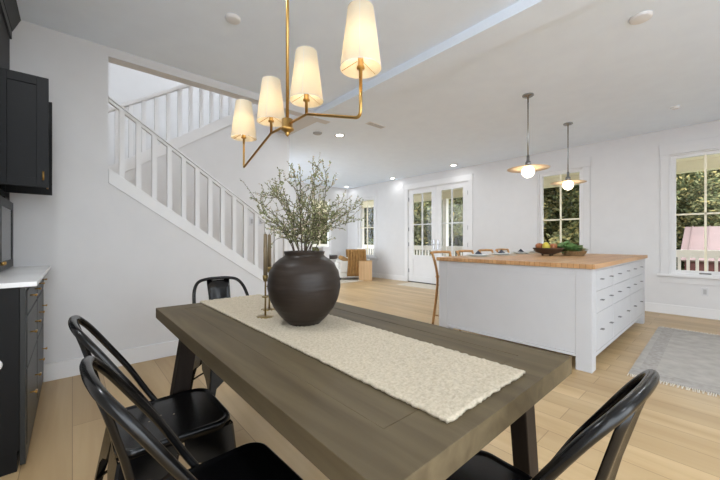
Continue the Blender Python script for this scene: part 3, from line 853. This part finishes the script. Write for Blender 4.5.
# place settings
IZ = .912
for i, x in enumerate((3.76, 4.38, 5.0, 5.58)):
    pos = ['nearest the camera', 'second from the camera', 'third from the camera', 'farthest, beside the fruit bowl'][i]
    tag(obj('placemat', lathe(bmesh.new(), [(0,0),(.185,0),(.187,.003),(.185,.005),(0,.005)], 32), matm, loc=(x, 2.06, IZ)), 'round pale placemat on island, place setting '+pos, 'placemat', 'placemats on the island')
    tag(obj('plate', lathe(bmesh.new(), [(0,0),(.08,0),(.085,.004),(.135,.016),(.137,.02),(.132,.019),(.082,.008),(0,.007)], 36), ceram, smooth=True, loc=(x, 2.06, IZ+.005)), 'large white dinner plate on island, place setting '+pos, 'plate', 'dinner plates on the island')
    tag(obj('salad_plate', lathe(bmesh.new(), [(0,0),(.06,0),(.065,.003),(.1,.014),(.101,.017),(.097,.016),(.062,.006),(0,.006)], 32), ceram, smooth=True, loc=(x, 2.06, IZ+.0125)), 'small white plate topping the dinner plate, setting '+pos, 'plate', 'small plates on the island')
    bm = bmesh.new()      # napkin folded to a peak
    for k in range(3):
        w = .06-.012*k; hgt = .055-.01*k
        vs = [bm.verts.new(p) for p in ((-w,-.035+.02*k,0),(w,-.035+.02*k,0),(w*.7,.035+.01*k,0),(-w*.7,.035+.01*k,0),(.01*k,.005*k,hgt),(.012+.01*k,.012,hgt*.9))]
        for f in ((0,1,2,3),(0,1,4),(1,2,5,4),(2,3,5),(3,0,4,5)): bm.faces.new([vs[q] for q in f])
    tag(obj('napkin', bm, napk, loc=(x, 2.06, IZ+.0185)), 'charcoal napkin folded to a peak on plate, setting '+pos, 'napkin', 'folded napkins on the island')

# fruit bowl
BX, BY = 4.72, 1.50
bo = thing('fruit_bowl', 'dark wooden footed bowl of fruit on the butcher block', 'bowl', (BX, BY, IZ))
RZ = -.72
bo.rotation_euler = (0, 0, RZ)
obj('bowl_body', lathe(bmesh.new(), [(0,.018),(.07,.018),(.15,.045),(.185,.095),(.19,.10),(.184,.102),(.14,.062),(.06,.032),(0,.031)], 36, sx=1.0, sy=.85), bowlm, bo, smooth=True, loc=(-.10, 0, 0))
for k in range(3):
    an = k*2*PI/3+.4
    obj('foot', lathe(bmesh.new(), [(0,0),(.014,0),(.012,.026),(0,.026)], 12, (-.10+.07*math.cos(an), .06*math.sin(an), 0)), bowlm, bo, smooth=True)
tr_ = thing('basket', 'low woven tray of leafy greens beside the fruit bowl', 'basket', (BX, BY, IZ), RZ)
bm = lathe(bmesh.new(), [(0,0),(.115,0),(.135,.02),(.15,.055),(.155,.056),(.15,.06),(.14,.055),(.125,.02),(.10,.008),(0,.008)], 36, (0,0,0), sx=1.0, sy=.8)
obj('tray', bm, basketm, tr_, smooth=True, loc=(.23, 0, 0))
bm = bmesh.new()
for s in (-1, 1):
    tube(bm, spline([(.23+.02, s*.11, .05), (.235+.04, s*.125, .085), (.29, s*.105, .055)], 5), .005, 6)
obj('handle', bm, basketm, tr_, smooth=True)
Mz = Matrix.Rotation(RZ, 4, 'Z')
def put(x, y, z):
    p = Mz @ Vector((x, y, 0)); return (BX+p.x, BY+p.y, IZ+z)
def fruit(name, x, y, z, m, label, pear):
    f = thing(name, label, 'fruit', put(x, y, z)); f.scale = (1.2, 1.2, 1.2)
    if pear: pr = [(0,0),(.02,.002),(.036,.02),(.04,.038),(.034,.058),(.022,.074),(.015,.084),(0,.09)]
    else: pr = [(0,.006),(.014,0),(.03,.01),(.039,.032),(.036,.052),(.022,.066),(.008,.064),(0,.058)]
    obj('flesh', lathe(bmesh.new(), pr, 20), m, f, smooth=True)
    obj('stem', tube(bmesh.new(), [(0,0,pr[-1][1]-.004),(.003,0,pr[-1][1]+.014)], .0015, 5), barkm, f)
fruit('pear', -.15, -.04, 0.070, pearm, 'yellow pear at the left front of the fruit bowl', True)
fruit('apple', -.19, .05, 0.080, applem, 'rust red apple at the left rim of the fruit bowl', False)
fruit('apple', -.06, -.03, 0.068, applem, 'rust red apple in the middle of the fruit bowl', False)
fruit('pear', -.10, .06, 0.070, pearm, 'yellow-green pear behind the apples in the fruit bowl', True)
fruit('apple', -.005, .05, 0.076, applem, 'rust red apple at the right of the bowl by the greens', False)
def greens(x, y, z, R, m, label, seed, name='lettuce'):
    rnd = random.Random(seed); bm = bmesh.new()
    for k in range(26):
        an = rnd.uniform(0, 2*PI); el = rnd.uniform(.15, 1.35)
        d = Vector((math.cos(an)*math.cos(el), math.sin(an)*math.cos(el), math.sin(el)))
        s_ = d.cross(Vector((0,0,1))).normalized(); n_ = s_.cross(d)
        Lr_ = R*rnd.uniform(.8, 1.25); rws = []
        for i in range(5):
            f = i/4; w = R*.42*math.sin(PI*(.12+.8*f)); c_ = d*Lr_*f - Vector((0,0,1))*(f*f*R*.25)
            rws.append([bm.verts.new(c_+s_*w*g+n_*(abs(g)*.25*w+rnd.uniform(-.004,.004))) for g in (-1,-.5,0,.5,1)])
        for i in range(4):
            for j in range(4): bm.faces.new((rws[i][j], rws[i][j+1], rws[i+1][j+1], rws[i+1][j]))
    for v in bm.verts: v.co.z = max(v.co.z, -.002)
    tag(obj(name, bm, m, smooth=True, loc=put(x, y, z)), label, 'vegetable')
greens(.18, -.04, .03, .165, greenm, 'bright green leafy lettuce head in the woven tray', 1)
greens(.29, .03, .03, .15, paleg, 'pale green cabbage head at right end of the woven tray', 2, 'cabbage')
greens(.15, .07, .04, .18, greenm, 'darker green bunch of leaves behind the lettuce', 3, 'leafy_greens')

# stools
def stool(x, label):
    t = thing('counter_stool', label, 'stool', (x, 2.36, 0), 0, 'wooden counter stools behind the island')
    obj('seat', B(-.2, .2, -.14, .2, .62, .65), stoolm, t, bev=.012)
    for sx in (-1, 1):
        obj('leg', tube(bmesh.new(), [(sx*.19,-.16,0),(sx*.165,-.11,.625)], [.014,.018], 10), stoolm, t, smooth=True)
        obj('back_post', tube(bmesh.new(), spline([(sx*.205,.235,0),(sx*.195,.19,.35),(sx*.19,.17,.6),(sx*.195,.20,.8),(sx*.205,.25,.955)], 5), .0165, 10), stoolm, t, smooth=True)
    obj('back_rail', tube(bmesh.new(), spline([(-.215,.25,.945),(-.1,.285,.95),(0,.295,.95),(.1,.285,.95),(.215,.25,.945)], 5), .018, 10), stoolm, t, smooth=True)
    bm = bmesh.new(); tube(bm, [(-.18,-.145,.2),(.18,-.145,.2)], .008, 8)
    obj('footrest', bm, darkm, t, smooth=True)
    bm = bmesh.new()
    for sx in (-1, 1): tube(bm, [(sx*.187,-.15,.13),(sx*.2,.22,.13)], .009, 8)
    obj('side_stretcher', bm, stoolm, t, smooth=True)
    return t
s0 = stool(3.77, 'wooden counter stool at the left end of the island, nearest')
for x, lb in ((4.38, 'wooden counter stool behind the island, second along'), (5.0, 'wooden counter stool behind the island, third along'), (5.58, 'wooden counter stool behind the island, farthest along')):
    dup(s0, (x, 2.36, 0), 0, lb)

# ------------------------------------------------------------------ rugs
def rug(name, label, x0, x1, y0, y1, rz, m, mb, fr=None):
    t = thing(name, label, 'rug', ((x0+x1)/2, (y0+y1)/2, 0), rz)
    a, b_ = (x1-x0)/2, (y1-y0)/2
    bm = bmesh.new(); nx, ny = 40, 24; g = []
    for i in range(nx+1):
        g.append([bm.verts.new((-a+2*a*i/nx, -b_+2*b_*j/ny, .008+.0015*noise.noise(Vector((i*.4, j*.4, 0))))) for j in range(ny+1)])
    for i in range(nx):
        for j in range(ny):
            f = bm.faces.new((g[i][j], g[i+1][j], g[i+1][j+1], g[i][j+1]))
            f.material_index = 1 if (mb and (i in (1, 2) or i in (nx-2, nx-3) or j in (1, 2) or j in (ny-2, ny-3))) else 0
    bx(bm, -a, a, -b_, b_, 0, .0065)
    obj('pile', bm, m, t, mats=[m, mb or m])
    if fr:
        bm = bmesh.new(); rnd = random.Random(3)
        y = -b_
        while y < b_:
            for s in (-1, 1):
                dy = rnd.uniform(-.012, .012)
                tube(bm, [(s*a, y, .005), (s*(a+.03), y+dy*.5, .004), (s*(a+.06), y+dy, .0032)], .003, 4)
            y += .012
        o = obj('fringe', bm, fringe, t)
rug('area_rug', 'faded grey patterned rug with cream fringe beside the island', 3.49, 5.64, -.62, .585, .02, rugm, rugb, True)
rug('door_mat', 'cream rug lying on the floor before the double doors', 6.08, 6.68, 4.15, 5.52, 0, creamm, None)
rug('living_room_rug', 'pale cream rug under the white armchair', 3.2, 5.95, 6.6, 8.2, 0, creamm, None)

# ------------------------------------------------------------------ living room
AR = thing('armchair', 'white upholstered armchair by the living room window', 'armchair', (5.98, 7.29, .01), 1.08)
# local: faces +y
obj('seat_base', B(-.36, .36, -.36, .34, .06, .32), linen, AR, bev=.03, seg=3)
obj('seat_cushion', B(-.25, .25, -.22, .37, .32, .46), linen, AR, bev=.045, seg=3)
M = Matrix.Translation((0,-.30,.3)) @ Matrix.Rotation(.16, 4, 'X')
obj('backrest', B(-.36, .36, -.08, .08, 0, .58, M), linen, AR, bev=.05, seg=3)
for s in (-1, 1):
    bm = B(s*.36-.06, s*.36+.06, -.34, .0, .2, .80); bx(bm, s*.36-.06, s*.36+.06, -.05, .31, .2, .52)
    obj('arm', bm, linen, AR, bev=.045, seg=3)
    for q in (-1, 1): obj('foot', lathe(bmesh.new(), [(0,0),(.018,0),(.024,.07),(0,.07)], 12, (s*.3, q*.28, 0)), darkm, AR, smooth=True)
ct = Matrix.Rotation(1.08, 4, 'Z')
def arm_local(x, y, z):
    p = ct @ Vector((x, y, 0)); return (5.98+p.x, 7.29+p.y, z)
cu = obj('cushion', B(-.2, .2, -.06, .06, -.16, .16), tanc, bev=.05, seg=3, loc=arm_local(.0, .12, .56))
cu.rotation_euler = (-1.1, 0, 1.08); tag(cu, 'tan cushion resting on the white armchair seat', 'cushion')
# throw draped over the chair back/side towards the camera
bm = bmesh.new(); N1, N2 = 44, 16
th = []
for i in range(N1+1):
    row = []
    for j in range(N2+1):
        yy = -.40+.52*i/N1; q = j/N2*1.15; fold = .016*math.sin(i*.95)+.006*math.sin(i*2.3)
        if q < .2: xx, zz = -.285+fold*.3, .615+q
        elif q < .42: a_ = (q-.2)/.22*PI; xx, zz = -.36+.085*math.cos(a_), .815+.025*math.sin(a_)
        else: xx, zz = -.452-fold-.02, .815-(q-.42)*.98
        row.append(bm.verts.new((xx, yy+.012*math.sin(q*7), zz)))
    th.append(row)
for i in range(N1):
    for j in range(N2): bm.faces.new((th[i][j], th[i+1][j], th[i+1][j+1], th[i][j+1]))
tw = obj('throw_blanket', bm, tan, smooth=True, loc=(5.98, 7.29, .02)); tw.rotation_euler = (0, 0, 1.08)
so = tw.modifiers.new('thick', 'SOLIDIFY'); so.thickness = .012
tag(tw, 'mustard brown throw hanging in folds over the side of the armchair', 'blanket')
st = thing('side_table', 'square pale wooden side table right of the armchair', 'side table', (6.13, 6.72, 0), -.75)
obj('case', B(-.18, .18, -.18, .18, 0, .52), woodl, st, bev=.006)
obj('top', B(-.185, .185, -.185, .185, .52, .54), woodl, st, bev=.004)
fr = thing('picture_frame', 'small dark frame standing on the pale side table', 'frame', (6.10, 6.74, .54), -.75)
bm = bmesh.new(); bx(bm, -.045, -.033, -.008, .008, 0, .14); bx(bm, .033, .045, -.008, .008, 0, .14); bx(bm, -.045, .045, -.008, .008, .13, .142); bx(bm, -.045, .045, -.008, .008, 0, .012)
obj('surround', bm, napk, fr); obj('backing', B(-.033, .033, .001, .005, .012, .13), linen, fr)
tag(obj('bowl', lathe(bmesh.new(), [(0,0),(.03,0),(.055,.035),(.05,.035),(.028,.006),(0,.006)], 20), ceram, smooth=True, loc=(6.2, 6.68, .54)), 'small white bowl on the pale side table', 'bowl')
ct_ = thing('coffee_table', 'low round dark table left of the white armchair', 'table', (4.92, 6.98, .01), 0)
obj('top', lathe(bmesh.new(), [(0,.62),(.33,.62),(.34,.64),(.34,.70),(.33,.715),(0,.715)], 32), darkm, ct_, smooth=False)
obj('pedestal', lathe(bmesh.new(), [(0,0),(.2,0),(.2,.02),(.07,.04),(.06,.6),(.1,.62),(0,.62)], 24), darkm, ct_, smooth=True)
p_ = thing('television', 'thin black upright panel seen edge-on just left of vase branches', 'screen', (2.6, 4.9, 1.02))
obj('panel', B(.002, .05, 0, 1.1, -.02, .26), darkm, p_, bev=.004); obj('screen', B(.05, .053, .02, 1.08, 0, .24), clayi, p_)

# outlet on right wall + white round item
s = thing('wall_outlet', 'white electrical outlet plate low on wall below right window', 'outlet', (XR, .24, .375))
obj('cover_plate', B(-.007, 0, -.036, .036, -.058, .058), outlm, s, bev=.002)
obj('socket', B(-.010, -.007, -.017, .017, -.036, .036), greyp, s, bev=.001)

# ------------------------------------------------------------------ buffet and hutch
KX = -.17; KY0, KY1 = 2.26, YS-.02
bf = thing('buffet_cabinet', 'black base cabinet with charcoal drawers and brass pulls at left edge', 'cabinet', (XL, KY0, 0))
D = KX-XL; W_ = KY1-KY0
obj('case', B(.002, D-.02, .0, W_, .10, .888), cabm, bf, bev=.002)
obj('toe_kick', B(.002, D-.03, .01, W_, 0, .10), cabm, bf)
bm = bmesh.new(); bx(bm, D-.02, D, 0, .035, 0.03, .888); bx(bm, D-.02, D, W_-.03, W_, .03, .888); bx(bm, D-.02, D, .035, W_-.03, .03, .1); bx(bm, D-.02, D, .035, W_-.03, .868, .888); bx(bm, D-.02, D, W_/2-.012, W_/2+.012, .1, .868)
obj('face_frame', bm, cabf, bf, bev=.001)
for (a0, a1) in ((.04, W_/2-.015), (W_/2+.015, W_-.035)):
    for (z0, z1) in ((.105, .475), (.485, .735), (.745, .862)):
        d = obj('drawer', B(D-.018, D+.003, a0, a1, z0, z1), cabf, bf, bev=.002)
        for f in (.25, .75):
            yy = a0+(a1-a0)*f; zz = (z0+z1)/2+.02
            bm = bmesh.new(); tube(bm, [(D+.003, yy, zz), (D+.026, yy, zz)], .004, 8); tube(bm, [(D+.026, yy-.02, zz), (D+.026, yy+.02, zz)], .005, 8)
            obj('pull', bm, brass, d, smooth=True)
tag(obj('countertop', B(XL+.002, KX+.04, KY0-.012, KY1+.018, .888, .912), marble, bev=.003), 'white stone countertop on the black buffet cabinet', 'countertop')
HX = -.352; HY0, HY1 = 2.35, YS-.003
hu = thing('hutch_cabinet', 'tall black upper cabinet with crown moulding and two open doors', 'cabinet', (XL, HY0, .912))
HD = HX-XL; HW = HY1-HY0; HZ = lambda z: z-.912
cy0, cy1 = 2.875-HY0, 3.35-HY0
bm = bmesh.new()
bx(bm, .002, .02, 0, HW, 0, HZ(2.66)); bx(bm, .02, HD, 0, .02, 0, HZ(2.66)); bx(bm, .02, HD, HW-.02, HW, 0, HZ(2.66))
for z in (.912, 1.42, 1.43, 2.15, 2.64): bx(bm, .02, HD, .02, HW-.02, HZ(z), HZ(z)+.02)
bx(bm, HD-.02, HD, .02, HW-.02, HZ(2.15), HZ(2.66))
bx(bm, HD-.02, HD, .02, cy0-.005, HZ(1.40), HZ(2.15)); bx(bm, HD-.02, HD, cy1+.005, HW-.02, HZ(1.40), HZ(2.15))
obj('case', bm, cabm, hu, bev=.001)
bm = bmesh.new(); bx(bm, HD-.005, HD+.012, 0, HW, HZ(2.62), HZ(2.68)); 
beam8(bm, [(HD-.1,-.0,HZ(2.68)),(HD+.015,0,HZ(2.68)),(HD+.015,HW,HZ(2.68)),(HD-.1,HW,HZ(2.68))], [(HD-.1,-.0,HZ(2.785)),(HD+.06,0,HZ(2.785)),(HD+.06,HW,HZ(2.785)),(HD-.1,HW,HZ(2.785))])
obj('crown_moulding', bm, cabf, hu, bev=.002)
def shaker(M, w, h, m, name, parent, glass=None):
    bm = bmesh.new(); s = .055
    bx(bm, 0, s, -.01, .01, 0, h, M); bx(bm, w-s, w, -.01, .01, 0, h, M); bx(bm, s, w-s, -.01, .01, 0, s, M); bx(bm, s, w-s, -.01, .01, h-s, h, M)
    bx(bm, s, w-s, -.004, .004, s, h-s, M)
    d = obj(name, bm, m, parent, bev=.001); return d
for yy in (cy0, cy1):
    M = Matrix.Translation((HD+.002, yy, HZ(1.448)))
    d = shaker(M, .237, .692, cabm, 'open_door', hu)
    bm = bmesh.new(); sgn = -1
    tube(bm, [(HD+.215, yy-.01, HZ(1.515)), (HD+.215, yy-.03, HZ(1.515))], .004, 8); tube(bm, [(HD+.215, yy-.03, HZ(1.49)), (HD+.215, yy-.03, HZ(1.545))], .005, 8)
    obj('handle', bm, brass, d, smooth=True)
# closed lower doors on the counter
dw = (HW-.04)/2
for k in range(2):
    M = Matrix.Translation((HD+.011, .02+k*dw+.003, .008)) @ Matrix.Rotation(PI/2, 4, 'Z')
    d = shaker(M, dw-.006, .47, cabf, 'lower_door', hu)
    M2 = M
    obj('glass', B(.055, dw-.061, -.006, -.0045, .055, .415, M2), glassd, d)
    kx = dw-.03 if k % 2 == 0 else .024
    p = M2 @ Vector((kx, -.012, .05))
    obj('knob', lathe(bmesh.new(), [(0,-.012),(.008,-.01),(.011,0),(.008,.01),(0,.012)], 12, (p.x+.012, p.y, p.z)), brass, d, smooth=True)

# outlet on the cabinet end
s = thing('cabinet_outlet', 'white rounded fitting on the black cabinet side at left edge', 'outlet', (-.277, KY0, .53))
obj('cover_plate', lathe(bmesh.new(), [(0,0),(.03,0),(.032,-.004),(.028,-.008),(0,-.009)], 24), whitep, s, smooth=True)
for c in kids(s): c.rotation_euler = (-PI/2, 0, 0); c.scale = (1, 1.0, 1)

# ------------------------------------------------------------------ lights and world
w = bpy.data.worlds.new('sky'); sc.world = w; w.use_nodes = True
nt = w.node_tree; bg = nt.nodes['Background']
tc = nt.nodes.new('ShaderNodeTexCoord'); sp = nt.nodes.new('ShaderNodeSeparateXYZ'); rp = nt.nodes.new('ShaderNodeValToRGB')
rp.color_ramp.elements[0].position = 0; rp.color_ramp.elements[0].color = (.62, .66, .72, 1)
rp.color_ramp.elements[1].position = .6; rp.color_ramp.elements[1].color = (.90, .95, 1, 1)
e_ = rp.color_ramp.elements.new(.06); e_.color = (.87, .94, 1, 1)
nt.links.new(tc.outputs['Generated'], sp.inputs[0]); nt.links.new(sp.outputs['Z'], rp.inputs[0]); nt.links.new(rp.outputs[0], bg.inputs[0])
bg.inputs[1].default_value = 2.6
def lamp(kind, name, loc, power, color=(1,1,1), size=.1, rot=(0,0,0), **k):
    l = bpy.data.lights.new(name, kind); l.energy = power; l.color = color
    if kind == 'AREA': l.shape = 'DISK'; l.size = size
    elif kind == 'POINT': l.shadow_soft_size = size
    for a_, b__ in k.items(): setattr(l, a_, b__)
    o = bpy.data.objects.new(name, l); C.objects.link(o); o.location = loc; o.rotation_euler = rot
    return o
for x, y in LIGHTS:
    lamp('AREA', 'recessed_or_fill_lamp', (x, y, ZC-.02), 0.6 if x > 6 else (7 if x < 0 else 4), (.92, .96, 1), .11)  # lamps of the modelled cans plus the added fill lamps
for y in (-.5, -.16, .16, .5):
    lamp('POINT', 'chandelier_lamp', (CX, CY+y, 1.80), 1.8, (1, .93, .82), .022)
for x in (3.948, 5.345):
    lamp('POINT', 'pendant_glow', (x, 1.545, ZC-.99), 1.5, (1, .9, .78), .06)

# ------------------------------------------------------------------ camera
cam = bpy.data.cameras.new('camera'); co = bpy.data.objects.new('camera', cam); C.objects.link(co)
co.location = (0, 0, 1.115); co.rotation_euler = (PI/2, 0, -math.atan2(.661, .75))
cam.sensor_width = 36; cam.lens = 16.32; cam.clip_start = .02; cam.clip_end = 300
sc.camera = co
vs = sc.view_settings; vs.view_transform = 'Standard'; vs.look = 'None'; vs.gamma = 1; vs.exposure = 1.25
